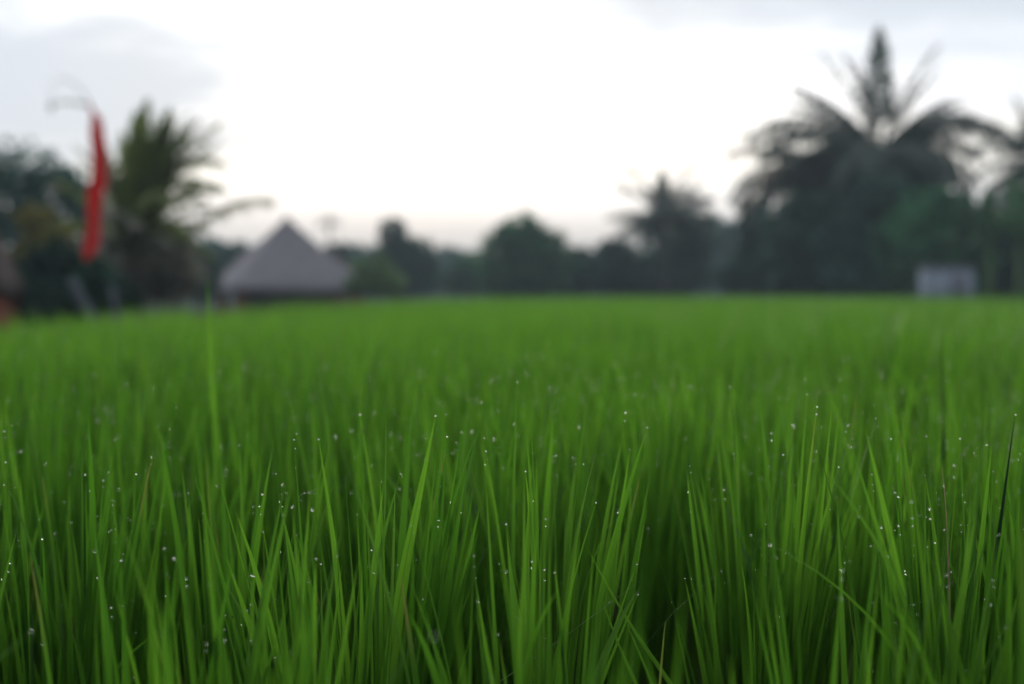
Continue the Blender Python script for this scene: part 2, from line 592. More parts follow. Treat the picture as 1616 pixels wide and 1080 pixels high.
near = hills(0.95, 3.3, 0.215)
behind = hills(-3.2, 0.94, 0.19)
mid = hills(3.3, 10.0, 0.20)
far = hills(10.0, 53.0, 0.34)
plant(near, 20, 3, 9, True, 1.0, True, 0.46, 0.40, 1.0, 1.0, 0.05, 0.26)  # near rice toned darker: shade put into the leaf colour
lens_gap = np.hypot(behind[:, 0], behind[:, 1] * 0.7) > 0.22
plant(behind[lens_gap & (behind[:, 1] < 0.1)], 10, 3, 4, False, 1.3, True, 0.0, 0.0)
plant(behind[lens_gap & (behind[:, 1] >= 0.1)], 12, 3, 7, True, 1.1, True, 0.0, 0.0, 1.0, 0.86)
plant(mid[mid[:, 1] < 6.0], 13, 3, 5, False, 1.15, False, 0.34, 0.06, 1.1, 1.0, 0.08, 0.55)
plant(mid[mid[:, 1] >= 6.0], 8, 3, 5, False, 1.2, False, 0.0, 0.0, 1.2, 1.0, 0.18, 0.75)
plant(far, 11, 1, 4, False, 1.9, False, 0.0, 0.0, 4.0, 1.0, 0.36, 1.0)  # leaf tone rises with distance, painting in the brighter light out there
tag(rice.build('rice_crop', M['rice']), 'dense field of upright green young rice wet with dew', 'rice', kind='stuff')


# single shoots one can point to, each from points (px, py) and a distance
def shoot(label, pts, d, width, mat, seed=0, fold=0.18, face=0.3, d_end=None, taper=1.6, foot=0.6, drops=()):
    """pts run from foot to tip; width in photograph pixels"""
    d_end = d if d_end is None else d_end
    ctrl = np.array([W(px, py, d + (d_end - d) * i / (len(pts) - 1)) for i, (px, py) in enumerate(pts)])
    # continue the foot to the mud
    foot_dir = unit(ctrl[0] - ctrl[1])
    if foot_dir[2] < -0.2:
        ln = ctrl[0][2] / -foot_dir[2]
        g = ctrl[0] + foot_dir * ln * 0.97
        ctrl = np.concatenate([[g], ctrl])
    # smooth resample
    seg = np.concatenate([[0], np.cumsum(np.linalg.norm(np.diff(ctrl, axis=0), axis=1))])
    s = np.linspace(0, seg[-1], 29)
    P = np.stack([np.interp(s, seg, ctrl[:, k]) for k in range(3)], 1)
    for _ in range(6):
        P[1:-1] = 0.25 * P[:-2] + 0.5 * P[1:-1] + 0.25 * P[2:]
    t = s / s[-1]
    T = unit(np.gradient(P, axis=0))
    side = np.array([math.cos(face), math.sin(face), 0.0])[None, :]
    side = unit(side - (side * T).sum(-1, keepdims=True) * T)
    nr = np.cross(T, side)
    w = S(width, d) * (foot + (1 - foot) * np.clip((t - 0.25) / 0.3, 0, 1)) * (1 - np.clip((t - 0.45) / 0.55, 0, 1) ** taper) + 0.0003
    a, b, c = P - side * w[:, None] / 2, P + side * w[:, None] / 2, P + nr * w[:, None] * fold
    v = np.stack([a, c, b], 1).reshape(-1, 3)
    n = len(P)
    dat = np.zeros((n, 3, 4))
    dat[..., 0] = 0.9
    dat[:, 0, 1], dat[:, 1, 1], dat[:, 2, 1] = 0, 0.5, 1
    dat[..., 2] = t[:, None]
    i = (np.arange(n - 1) * 3)[:, None] + np.arange(2)[None, :]
    q = np.stack([i, i + 1, i + 4, i + 3], -1).reshape(-1, 4)
    root = P[0].copy()
    o = build('rice_blade', v - root, q, mat, None, dat.reshape(-1, 4))
    o.location = root
    tag(o, label, 'rice blade', 'standout rice blades')
    for (tt, r) in drops:
        k = int(round(tt * (n - 1)))
        DROPS.append((P[k] + np.array([0, -r * 0.5, r * 0.3]), r))


shoot('broad bright green rice blade leaning right, largest sharp one mid-picture', [(622, 1000), (640, 880), (662, 780), (687, 657)], 1.46, 26, M['rice'], face=0.25, drops=((1.0, 0.0011), (0.97, 0.0007)))
shoot('tallest rice blade, blurred, its tip reaching above the field left of the pointed hut', [(340, 700), (334, 620), (330, 540), (328, 440)], 2.5, 12, M['rice'], face=0.2)
shoot('long dark bluish rice blade leaning right near the right picture edge', [(1568, 940), (1582, 840), (1592, 750), (1604, 655)], 1.5, 11, M['rice_dark'], face=0.15, drops=((1.0, 0.0010),))  # this blade's shade is put into its dark leaf colour
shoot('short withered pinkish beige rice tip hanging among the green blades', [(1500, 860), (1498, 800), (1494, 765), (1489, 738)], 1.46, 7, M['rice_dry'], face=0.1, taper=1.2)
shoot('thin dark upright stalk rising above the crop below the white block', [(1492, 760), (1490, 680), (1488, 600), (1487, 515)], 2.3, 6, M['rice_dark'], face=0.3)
shoot('blurred rice blade tip slanting left over the field, between the white block and dome tree', [(1345, 740), (1330, 670), (1313, 625), (1296, 588)], 2.1, 9, M['rice'], face=0.2)
shoot('bowed rice blade arching down right across the dark gap', [(1050, 1070), (1015, 1020), (975, 960), (945, 900), (928, 868)], 1.40, 11, M['rice'], face=0.3)
shoot('rice blade leaning right over the dark gap, dew drop on its tip', [(945, 1080), (966, 1010), (982, 960), (1006, 893)], 1.38, 10, M['rice'], face=0.2, drops=((1.0, 0.0010),))
shoot('short bright rice blade leaning right low in the dark gap', [(950, 1085), (968, 1035), (985, 995), (1008, 941)], 1.34, 12, M['rice'], face=0.2, drops=((1.0, 0.0010),))
shoot('rice blade leaning left at the bottom of the dark gap', [(1008, 1090), (985, 1040), (966, 1000), (952, 953)], 1.33, 13, M['rice'], face=0.35, drops=((0.85, 0.0009),))
shoot('rice blade leaning left with its tip inside the dark gap', [(1035, 1095), (1018, 1050), (1000, 1010), (983, 972)], 1.36, 11, M['rice'], face=0.35)
shoot('thin straw stem lying diagonally across the dark gap', [(850, 1040), (903, 1003), (952, 968), (985, 938), (1020, 913)], 1.42, 5, M['rice'], face=1.2, fold=0.4, taper=4.0)
shoot('short yellowed rice tip glowing low beside the dark gap', [(1044, 1075), (1046, 1045), (1049, 1010), (1052, 985)], 1.30, 10, M['rice_yellow'], face=0.1)
shoot('dark green rice blade leaning right, bordering the dark gap on its left', [(872, 1075), (890, 980), (915, 880), (941, 795)], 1.44, 15, M['rice'], face=0.9, drops=((1.0, 0.0009), (0.75, 0.0007)))
shoot('slim rice blade leaning left with twin dew drops, left of the broad bright blade', [(600, 900), (590, 800), (577, 720), (568, 655)], 1.72, 9, M['rice'], face=0.2, drops=((1.0, 0.0012), (0.97, 0.0010)))
shoot('slim long-tipped rice blade rising left of the crossing shoots', [(535, 960), (525, 850), (513, 770), (502, 694)], 1.55, 15, M['rice'], face=0.3, drops=((1.0, 0.0010),))

# dew: small water beads on tips and edges
ico_v = []
ico_t = []


def ico():
    import bmesh
    bm = bmesh.new()
    bmesh.ops.create_icosphere(bm, subdivisions=2, radius=1)
    bm.verts.index_update()
    v = np.array([x.co[:] for x in bm.verts])
    f = np.array([[x.index for x in fc.verts] for fc in bm.faces])
    bm.free()
    return v, f


iv, it = ico()
dp = np.array([p for p, r in DROPS])
dr = np.array([r for p, r in DROPS])
dv = (dp[:, None, :] + iv[None] * dr[:, None, None] * np.array([1, 1, 1.08])).reshape(-1, 3)
dt = (it[None] + (np.arange(len(dp)) * len(iv))[:, None, None]).reshape(-1, 3)
tag(build('dew', dv, None, M['dew'], tris=dt), 'tiny clear dew beads on the tips and edges of the rice', 'dew', kind='stuff')


# ------------------------------------------------------------------ broadleaf trees and shrubs
def crown_bag(blobs, n, size, seed, clump=0.34, shell=0.55):
    rg = np.random.default_rng(seed)
    bl = np.array(blobs, float)
    vol = (bl[:, 3] * bl[:, 4] * bl[:, 5]) ** 0.75
    nc = max(24, n // 26)
    bi = rg.choice(len(bl), nc, p=vol / vol.sum())
    u = unit(rg.normal(size=(nc, 3)))
    r = shell + (1.0 - shell) * rg.uniform(0, 1, nc) ** 0.6
    cc = bl[bi, :3] + u * r[:, None] * bl[bi, 3:6]
    btone = rg.normal(0.5, 0.26, len(bl))
    ctone = np.clip(btone[bi] + rg.normal(0, 0.3, nc), 0, 1)
    rm = bl[bi, 3:6].mean(1)
    li = rg.integers(0, nc, n)
    p = cc[li] + rg.normal(size=(n, 3)) * (rm[li] * clump * 0.42)[:, None] * np.array([1, 1, 0.8])
    # some leaves inside the body so that it is not hollow
    inner = rg.uniform(0, 1, n) < 0.22
    bj = rg.choice(len(bl), n, p=vol / vol.sum())
    pin = bl[bj, :3] + unit(rg.normal(size=(n, 3))) * (rg.uniform(0, 0.85, n) ** 0.5)[:, None] * bl[bj, 3:6]
    p = np.where(inner[:, None], pin, p)
    ax = unit(rg.normal(size=(n, 3)) + np.array([0, 0, -0.35]))
    sd_ = unit(np.cross(ax, rg.normal(size=(n, 3))))
    nn = np.cross(ax, sd_)
    L = size * rg.uniform(0.6, 1.35, n)
    wd_ = L * rg.uniform(0.36, 0.55, n)
    v = np.stack([p - ax * L[:, None] * 0.5, p + sd_ * wd_[:, None] * 0.5 + nn * L[:, None] * 0.06,
                  p + ax * L[:, None] * 0.5, p - sd_ * wd_[:, None] * 0.5 + nn * L[:, None] * 0.06], 1)
    dat = np.zeros((n, 4, 4))
    dat[..., 0] = np.clip(ctone[li] + rg.normal(0, 0.16, n), 0, 1)[:, None]
    b = Bag()
    b.add(v.reshape(-1, 3), np.arange(n * 4).reshape(-1, 4), dat.reshape(-1, 4))
    return b


def tree(name, label, cat, px, d, blobs_px, mat, n, size, seed, group=None, trunk=0.16, depth=0.9, base_z=-1.25, trunk_mat='bark'):
    """blobs_px: (cx, cy, rx, ry) in photograph pixels, made into rounded masses at their real size"""
    foot = W(px, HORIZON, d)
    foot[2] = base_z
    o = empty(name, foot, label, cat, group)
    rg = random.Random(seed)
    bl = []
    for (cx, cy, rx, ry) in blobs_px:
        p = W(cx, cy, d) - foot
        rx, ry = rx * 1.1, ry * 1.1
        rr = S(rx, d)
        p[1] += rg.uniform(-0.4, 0.4) * rr
        bl.append((*p, rr, rr * depth, S(ry, d)))
    crown_bag(bl, int(n * 1.5), size, seed).build('crown', mat, o)
    tb = Bag()
    top = np.array(bl[0][:3])
    hb = max(0.5, (top[2] - bl[0][5] * 0.4))
    k = np.linspace(0, 1, 6)[:, None]
    spine = np.array([0, 0, -0.05]) * (1 - k) + np.array([top[0] * 0.5, top[1] * 0.5, hb]) * k
    spine[1:-1, 0] += np.array([rg.uniform(-0.05, 0.05) for _ in range(4)])
    tb.tube(spine, np.linspace(trunk, trunk * 0.55, 6), 8)
    for b_ in bl:
        e = np.array(b_[:3])
        mid_ = (spine[3] + e) / 2 + np.array([rg.uniform(-.1, .1), rg.uniform(-.1, .1), 0.1])
        tb.tube([spine[3], mid_, e], [trunk * 0.45, trunk * 0.3, trunk * 0.12], 6)
        for _ in range(3):
            q_ = e + np.array([rg.uniform(-1, 1) * b_[3], rg.uniform(-1, 1) * b_[4], rg.uniform(0, 1) * b_[5]]) * 0.6
            tb.tube([e, (e + q_) / 2 + np.array([0, 0, 0.05]), q_], [trunk * 0.14, trunk * 0.09, trunk * 0.04], 5)
    tb.build('trunk', M[trunk_mat], o)
    return o


# ------------------------------------------------------------------ palms
def frond_bag(az, el, length, droop, seed, leaflets=34, ll=0.30, lw=0.030, hang=0.85, sway=0.0, sag=1.5, bare=0.16):
    """feather leaf from the origin: rachis plus two rows of leaflets"""
    rg = np.random.default_rng(seed)
    n = 22
    s = np.linspace(0, 1, n)
    th = R(el) - R(droop) * s ** sag
    a = R(az) + R(sway) * s ** 2
    tan = np.stack([np.cos(th) * np.cos(a), np.cos(th) * np.sin(a), np.sin(th)], 1)
    P = np.concatenate([[np.zeros(3)], np.cumsum((tan[1:] + tan[:-1]) / 2 * (length / (n - 1)), axis=0)])
    b = Bag()
    rr = length * 0.0085
    b.tube(P, np.linspace(rr * 1.6, rr * 0.25, n), 5)
    k = leaflets
    for sgn in (-1, 1):
        t = np.linspace(bare, 0.99, k) + rg.normal(0, 0.006, k)
        t = np.clip(t, 0.1, 1)
        p = np.stack([np.interp(t, s, P[:, j]) for j in range(3)], 1)
        T = unit(np.stack([np.interp(t, s, tan[:, j]) for j in range(3)], 1))
        side = unit(np.cross(T, np.tile([0, 0, 1.0], (k, 1))) + np.array([1e-4, 0, 0])) * sgn
        upv = np.cross(side * sgn, T)
        prof = np.sin(np.clip((t - bare + 0.16) / (1.16 - bare) * 1.02, 0, 1) ** (0.75 if bare < 0.2 else 1.0) * np.pi) ** 0.6 * 0.85 + 0.15
        Lf = length * ll * prof * rg.uniform(0.85, 1.12, k)
        fwd = 0.55 + 0.9 * t ** 2
        d0 = unit(side * 1.0 + T * fwd[:, None] + upv * rg.normal(0.18, 0.12, k)[:, None])
        droopv = np.array([0, 0, -1.0])[None, :] * (hang * rg.uniform(0.6, 1.3, k))[:, None]
        lev = (0.25 + 0.75 * np.sqrt(np.clip(1 - T[:, 2] ** 2, 0, 1)))[:, None]
        q1 = p + d0 * Lf[:, None] * 0.46 + droopv * lev * Lf[:, None] * 0.22
        q2 = p + d0 * Lf[:, None] * 0.72 + droopv * lev * Lf[:, None] * 0.78
        wv = unit(T - (T * d0).sum(-1, keepdims=True) * d0) * (length * lw * 0.5)
        v = np.stack([p - wv * 0.5, p + wv * 0.5, q1 - wv, q1 + wv, q2 - wv * 0.12, q2 + wv * 0.12], 1).reshape(-1, 3)
        i = np.arange(k)[:, None] * 6
        q = np.concatenate([i + np.array([[0, 1, 3, 2]]), i + np.array([[2, 3, 5, 4]])])
        dat = np.zeros((k, 6, 4))
        dat[..., 0] = np.clip(rg.normal(0.5, 0.2, k), 0, 1)[:, None]
        b.add(v, q, dat.reshape(-1, 4))
    return b


def palm(name, label, px, py, d, fronds, seed, trunk_r, base_px=None, mats=None, base_z=-1.25, group=None, ll=0.3, nuts=0, leaflets=34, cat='palm', extra=(0, 0, 0, 0, 0, 0, 0, '')):
    """crown centre at a photograph pixel; fronds: (azimuth, elevation, length px, droop, material)"""
    c = W(px, py, d)
    foot = W(base_px if base_px is not None else px, HORIZON, d)
    foot[2] = base_z
    o = empty(name, foot, label, cat, group)
    cl_ = c - foot
    tb = Bag()
    k = np.linspace(0, 1, 14)[:, None]
    sp_ = cl_ * k
    sp_[:, 0] += cl_[0] * 0.35 * (k[:, 0] ** 2 - k[:, 0])
    sp_[:, 1] += 0.25 * np.sin(k[:, 0] * 3.1)
    rad = trunk_r * (1.0 - 0.4 * k[:, 0]) * (1 + 0.05 * (-1.0) ** np.arange(14))
    rad[0] *= 1.35
    tb.tube(sp_, rad, 10)
    tb.build('trunk', M['palm_bark'], o)
    rf_ = random.Random(seed * 7)
    n_, e0, e1, l0, l1, d0_, d1_, mt_ = extra[:8]
    az0, az1 = extra[8:] if len(extra) > 8 else (0, 360)
    fronds = list(fronds) + [(rf_.uniform(az0, az1), rf_.uniform(e0, e1), rf_.uniform(l0, l1), rf_.uniform(d0_, d1_), mt_) for _ in range(n_)]
    for i, f in enumerate(fronds):
        az, el, lp, dr_, mt = f[:5]
        fb = frond_bag(az, el, S(lp, d), dr_, seed * 100 + i, leaflets, ll, sag=f[5] if len(f) > 5 else 1.5, bare=f[6] if len(f) > 6 else 0.16)
        fo = fb.build('frond', M[mt], o)
        fo.location = cl_ + np.array([math.cos(R(az)), math.sin(R(az)), 0]) * trunk_r * 0.5
    rg = random.Random(seed)
    for i in range(nuts):
        a = rg.uniform(0, 6.28)
        nb = Bag()
        r_ = trunk_r * 0.62
        nb.add(iv * np.array([r_, r_, r_ * 1.25]), None, None, it)
        no = nb.build('coconut', M['palm_brown'], o)
        no.location = cl_ + np.array([math.cos(a) * trunk_r * 1.7, math.sin(a) * trunk_r * 1.7, -trunk_r * rg.uniform(1.0, 2.2)])
    return o


# --- left side
tree('rounded_tree', 'large dark rounded tree behind the red banner at the left', 'tree', 50, 36,
     [(55, 300, 75, 62), (-20, 310, 85, 75), (110, 315, 45, 48), (20, 400, 105, 75), (110, 405, 75, 70)], M['fol_blue'], 4600, 0.24, 11, trunk=0.22)
palm('young_palm', 'leafy green young palm with arching fronds right of the red banner', 214, 415, 26, [
    (95, 88, 242, 8, 'palm_fresh'), (40, 86, 215, 25, 'palm_fresh'), (20, 80, 258, 22, 'palm_green'), (12, 76, 268, 40, 'palm_green'), (30, 74, 225, 110, 'palm_green', 2.0), (15, 74, 190, 70, 'palm_green'), (175, 82, 218, 25, 'palm_green'), (200, 79, 205, 35, 'palm_green'), (150, 78, 228, 22, 'palm_green'), (10, 77, 242, 52, 'palm_green'), (24, 79, 250, 42, 'palm_green'), (25, 68, 165, 80, 'palm_green'), (-15, 62, 150, 95, 'palm_green'), (-30, 72, 200, 100, 'palm_green'), (5, 56, 130, 85, 'palm_dry'), (5, 78, 250, 28, 'palm_green'), (4, 82, 255, 125, 'palm_green', 2.4), (-20, 78, 230, 140, 'palm_green', 2.2),
    (165, 82, 215, 30, 'palm_green'), (60, 76, 225, 45, 'palm_green'), (178, 70, 190, 60, 'palm_green'), (185, 58, 170, 95, 'palm_green'),
    (-40, 66, 170, 130, 'palm_green'), (150, 74, 200, 50, 'palm_green'), (120, 80, 225, 20, 'palm_green'),
    (-75, 62, 150, 100, 'palm_dry'), (-50, 50, 140, 100, 'palm_dry'), (-120, 52, 135, 110, 'palm_dry'), (-95, 70, 170, 110, 'palm_dry'),
    (195, 30, 110, 80, 'palm_dry'), (140, 55, 150, 70, 'palm_green'), (250, 66, 180, 80, 'palm_green'), (300, 68, 190, 80, 'palm_green'),
    (-10, 30, 110, 75, 'palm_dry'), (-30, 48, 140, 80, 'palm_green'), (215, 45, 130, 80, 'palm_dry')],
     31, 0.12, 216, ll=0.2, leaflets=46, extra=(18, 76, 89, 200, 258, 12, 45, 'palm_green', -80, 110))
palm('small_palm', 'small palm with one long arching frond between the young palm and the hut', 282, 385, 27, [
    (5, 50, 175, 62, 'palm_green'), (60, 50, 80, 60, 'palm_green'), (170, 40, 70, 80, 'palm_dry'), (-60, 30, 70, 90, 'palm_dry'), (-20, 10, 70, 80, 'palm_green')],
     32, 0.07, 268, ll=0.3)
tree('yellow_shrub', 'yellow-leaved shrub below the rounded tree, left of the red banner', 'shrub', 62, 28,
     [(60, 345, 26, 22), (80, 375, 34, 30), (66, 420, 40, 40)], M['fol_yellow'], 1300, 0.14, 13, trunk=0.05, base_z=-1.2)
for (px, d, bl, mt, n, sd_, lab) in [
    (20, 24.5, [(15, 470, 60, 34), (60, 480, 40, 25)], 'fol_dark', 2200, 41, 'low dark shrub under the left thatched hut at the field edge'),
    (100, 25, [(90, 445, 55, 55), (120, 470, 50, 35)], 'fol_dark', 2600, 42, 'dark shrub between the left thatched hut and the red banner'),
    (160, 21.4, [(158, 446, 26, 34), (180, 470, 34, 22), (150, 425, 14, 16)], 'fol_dark', 1900, 43, 'green shrub at the foot of the red banner'),
    (260, 29, [(255, 415, 56, 52), (225, 445, 60, 32), (285, 442, 30, 27)], 'palm_dry', 3000, 44, 'dull olive shrub under the young palm'),
    (330, 45, [(312, 432, 30, 36), (322, 450, 22, 20)], 'fol_dark', 2000, 45, 'dark shrub just left of the far hut'),
]:
    tree('shrub', lab, 'shrub', px, d, bl, M[mt], n, 0.2, sd_, 'shrubs along the field edge', trunk=0.04, base_z=-1.2)


# --- huts
def roof_bag(half_w, half_d, h, rings=9, cols=14, sag=0.035, rough=0.05, seed=1, thick=0.14, top=0.02):
    """four-sided thatched roof with a slightly hollow slope, shaggy eaves and an underside"""
    rg = np.random.default_rng(seed)
    per = []
    for s in range(4):
        for k in range(cols):
            u = -1 + 2 * k / cols
            per.append([(u, -1), (1, u), (-u, 1), (-1, -u)][s])
    per = np.array(per)
    v = []
    for r in range(rings + 1):
        f = r / rings
        z = h * (1 - f) - sag * h * math.sin(f * math.pi)
        sc_ = top + (1 - top) * f
        ring = np.stack([per[:, 0] * half_w * sc_, per[:, 1] * half_d * sc_, np.full(len(per), z)], 1)
        ring += rg.normal(0, rough, ring.shape) * (0.2 + 0.8 * f)
        v.append(ring)
    low_ = v[-1].copy()
    low_[:, 2] -= thick * rg.uniform(0.7, 1.3, len(per))
    low_[:, :2] *= 0.985
    v.append(low_)
    inn = low_.copy()
    inn[:, :2] *= 0.86
    inn[:, 2] += thick * 0.9
    v.append(inn)
    m = len(per)
    V = np.concatenate(v + [np.array([[0, 0, h + 0.02], [0, 0, h * 0.72]])])
    nr = rings + 3
    idx = np.arange(nr * m).reshape(nr, m)
    q = np.stack([idx[:-1], np.roll(idx[:-1], -1, 1), np.roll(idx[1:], -1, 1), idx[1:]], -1).reshape(-1, 4)
    t = [[nr * m, idx[0, (j + 1) % m], idx[0, j]] for j in range(m)] + [[nr * m + 1, idx[-1, j], idx[-1, (j + 1) % m]] for j in range(m)]
    b = Bag()
    b.add(V, q, None, t)
    return b


def hut(label, px, d, eave_py, peak_py, half_px, rz, thatch, seed, base_z=-1.25):
    foot = W(px, HORIZON, d)
    foot[2] = base_z
    o = empty('thatched_hut', foot, label, 'hut', None, rz)
    ez = W(px, eave_py, d)[2] - base_z
    h = S(eave_py - peak_py, d)
    hw = S(half_px, d) / (abs(math.cos(rz)) + abs(math.sin(rz))) * 1.0
    rf = roof_bag(hw, hw, h, seed=seed).build('roof', thatch, o)
    rf.location = (0, 0, ez)
    cp = Bag()
    cp.tube([(0, 0, h * 0.9), (0, 0, h + 0.03), (0, 0, h + 0.12)], [0.16, 0.11, 0.03], 10)
    cp.build('ridge_cap', thatch, rf)
    pw = hw * 0.76
    for sx in (-1, 1):
        for sy in (-1, 1):
            pb = Bag()
            pb.tube([(sx * pw, sy * pw, 0), (sx * pw, sy * pw, ez * 0.5), (sx * pw, sy * pw, ez + 0.12)], [0.26, 0.22, 0.18], 10)
            pb.build('post', M['wood_red'], o)
    wb = Bag()
    wb.box((0, pw * 0.55, ez * 0.5), (pw * 1.7, 0.14, ez * 1.0), 0, 0.02)
    wb.box((-pw * 0.85 + 0.07, pw * 0.1, ez * 0.5), (0.14, pw * 0.75, ez * 1.0), 0, 0.02)
    wb.build('wall', M['wall_grey'], o)
    fb = Bag()
    fb.box((0, 0, 0.18), (hw * 1.75, hw * 1.75, 0.36), 0, 0.03)
    fb.build('platform', M['stake'], o)
    for sx in (-1, 1):
        bb = Bag()
        bb.box((sx * pw, 0, ez + 0.18), (0.12, pw * 2.3, 0.12), 0, 0.01)
        bb.build('beam', M['wood_red'], o)
    return o


hut('grey thatched hut with a pointed roof, right of the young palm', 453, 60, 456, 345, 146, R(20), M['thatch'], 3)
hut('low thatched hut half hidden behind the right side of the pointed hut', 530, 67, 455, 388, 50, R(35), M['thatch_brown'], 4)
hut('brownish thatched hut cut off by the left picture edge', -78, 23, 452, 235, 122, R(12), M['thatch_brown'], 5)


# --- ceremonial banner on a bowed pole
def banner():
    d = 22.0
    foot = W(152, HORIZON, d)
    foot[2] = -1.25
    o = empty('banner_pole', foot, 'tall bowed pole with a long red cloth banner at the left', 'banner')
    pts = [(152, 600), (155, 480), (161, 380), (172, 300), (174, 245), (165, 212), (152, 178), (134, 144), (110, 126), (93, 127), (86, 142)]
    pp = np.array([W(x, y, d) for x, y in pts])
    pp[0][2] = foot[2]
    k = np.linspace(0, len(pp) - 1, 46)
    P = np.stack([np.interp(k, np.arange(len(pp)), pp[:, j]) for j in range(3)], 1)
    for _ in range(5):
        P[1:-1] = 0.25 * P[:-2] + 0.5 * P[1:-1] + 0.25 * P[2:]
    pb = Bag()
    pb.tube(local(P, o), np.linspace(0.026, 0.004, len(P)), 8)
    pole = pb.build('pole', M['bamboo'], o)
    # cloth: long tapering strip on the left of the pole, rippled
    cen = [(146, 166, 4), (151, 178, 7), (155, 189, 15), (163, 231, 25), (160, 287, 26), (156.5, 304, 24), (149.5, 365, 23), (144.5, 391, 23), (141, 414, 13)]
    ys = np.linspace(0, len(cen) - 1, 40)
    cx = np.interp(ys, range(len(cen)), [c[0] for c in cen])
    cyy = np.interp(ys, range(len(cen)), [c[1] for c in cen])
    cw = np.interp(ys, range(len(cen)), [c[2] for c in cen])
    for _ in range(8):
        for arr in (cx, cw):
            arr[1:-1] = 0.25 * arr[:-2] + 0.5 * arr[1:-1] + 0.25 * arr[2:]
    nu = 7
    V = []
    for j in range(40):
        for u in np.linspace(-0.5, 0.5, nu):
            p = W(cx[j] + u * cw[j], cyy[j], d)
            p[1] += -0.06 + 0.05 * math.sin(j * 0.55 + u * 5.0) + 0.04 * math.sin(j * 0.23)
            V.append(p)
    i = np.arange(40 * nu).reshape(40, nu)
    q = np.stack([i[:-1, :-1], i[:-1, 1:], i[1:, 1:], i[1:, :-1]], -1).reshape(-1, 4)
    cl_ = build('cloth', local(V, o), q, M['cloth'], o)
    md = cl_.modifiers.new('thickness', 'SOLIDIFY')
    md.thickness = 0.006
    # hanging ornament at the tip and a sprig of leaves below the bend
    ob = Bag()
    tip = P[-1]
    ob.tube(local([tip, tip + np.array([0, 0, -0.10]), tip + np.array([-0.01, 0, -0.2])], o), [0.008, 0.006, 0.006], 6)
    ob.tube(local([tip + np.array([-0.01, 0, -0.2]), tip + np.array([-0.01, 0, -0.24]), tip + np.array([-0.01, 0, -0.32]), tip + np.array([-0.01, 0, -0.36])], o), [0.008, 0.035, 0.028, 0.006], 10)
    ob.build('ornament', M['bamboo'], o)
    fb = frond_bag(182, 25, S(74, d), 60, 77, 18, 0.12, 0.04, 0.9)
    fo = fb.build('leaf_sprig', M['palm_green'], o)
    fo.location = W(150, 172, d) - foot
    return o


banner()

# leaning stake and little post at the foot of the banner
for (x0, y0, x1, y1, r0, d, lab) in [(142, 500, 112, 440, 0.085, 20.7, 'pale grey stake leaning left at the foot of the red banner'),
                                     (184, 500, 176, 452, 0.055, 20.9, 'short pale upright stake right of the red banner')]:
    a, b_ = W(x0, y0, d), W(x1, y1, d)
    dirv = (b_ - a) / np.linalg.norm(b_ - a)
    a = a - dirv * ((a[2] + 1.22) / dirv[2])
    o = Bag()
    o.tube([a * 0, (b_ - a) * 0.5 + np.array([0.01, 0, 0]), (b_ - a) * 0.97, (b_ - a)], [r0, r0 * 0.95, r0 * 0.85, r0 * 0.6], 9)
    st = o.build('stake', M['stake'])
    st.location = a
    tag(st, lab, 'stake')

# --- middle distance
tree('bushy_tree', 'green dome-shaped tree standing alone mid-horizon', 'tree', 822, 74,
     [(820, 376, 34, 36), (800, 405, 42, 42), (850, 408, 44, 46), (790, 440, 34, 32), (828, 440, 60, 30)], M['fol_mid'], 7000, 0.34, 51, trunk=0.2)
tree('bushy_tree', 'low dark tree at the right shoulder of the dome-shaped tree', 'tree', 912, 80,
     [(905, 422, 36, 30), (928, 432, 26, 28), (895, 445, 40, 22)], M['fol_dark'], 3600, 0.34, 52, trunk=0.16)
tree('bushy_tree', 'dark round tree just left of the mid-horizon palm', 'tree', 975, 78,
     [(968, 412, 32, 32), (990, 430, 40, 36), (960, 445, 30, 20), (1010, 445, 40, 22)], M['fol_dark'], 4600, 0.34, 53, trunk=0.16)
tree('bushy_tree', 'dark tree under the right fronds of the mid-horizon palm', 'tree', 1075, 80,
     [(1070, 405, 46, 50), (1100, 372, 30, 32), (1060, 440, 60, 26)], M['fol_dark'], 5200, 0.34, 54, trunk=0.18)
palm('mid_palm', 'mid-horizon palm with ragged upright fronds between dome tree and right thicket', 1046, 352, 74, [
    (90, 86, 86, 12, 'palm_dark'), (10, 64, 96, 45, 'palm_dark'), (170, 62, 100, 55, 'palm_dark'), (165, 74, 112, 40, 'palm_brown'),
    (15, 76, 108, 35, 'palm_brown'), (0, 50, 90, 60, 'palm_dark'), (180, 26, 90, 50, 'palm_dark'), (0, 18, 85, 50, 'palm_dark'), (178, 0, 85, 45, 'palm_dark'), (2, -5, 80, 45, 'palm_dark'), (175, 38, 78, 80, 'palm_dark'), (185, 12, 78, 60, 'palm_dark'), (5, 30, 72, 80, 'palm_dark'),
    (-10, 8, 70, 60, 'palm_dark'), (270, 50, 70, 90, 'palm_dark'), (90, 40, 80, 80, 'palm_dark'), (230, 20, 75, 80, 'palm_dark'),
    (310, 20, 75, 80, 'palm_dark'), (200, -10, 65, 50, 'palm_dark'), (-20, -12, 65, 50, 'palm_dark'), (260, 80, 85, 25, 'palm_dark'), (100, 70, 80, 50, 'palm_dark')],
     33, 0.17, 1050, leaflets=36, ll=0.34, extra=(18, -15, 70, 75, 95, 45, 75, 'palm_dark'))
tree('conical_tree', 'tall narrow dark tree right of the pointed hut', 'tree', 632, 86,
     [(622, 372, 20, 26), (628, 402, 30, 32), (655, 415, 34, 34), (640, 438, 48, 28), (672, 436, 22, 26)], M['fol_dark'], 5200, 0.36, 55, trunk=0.2)
tree('leafy_shrub', 'fresh green shrub between the huts and the tall narrow tree', 'shrub', 592, 56,
     [(588, 432, 32, 28), (600, 450, 36, 18), (575, 450, 24, 18)], M['fol_light'], 2400, 0.2, 56, trunk=0.05)
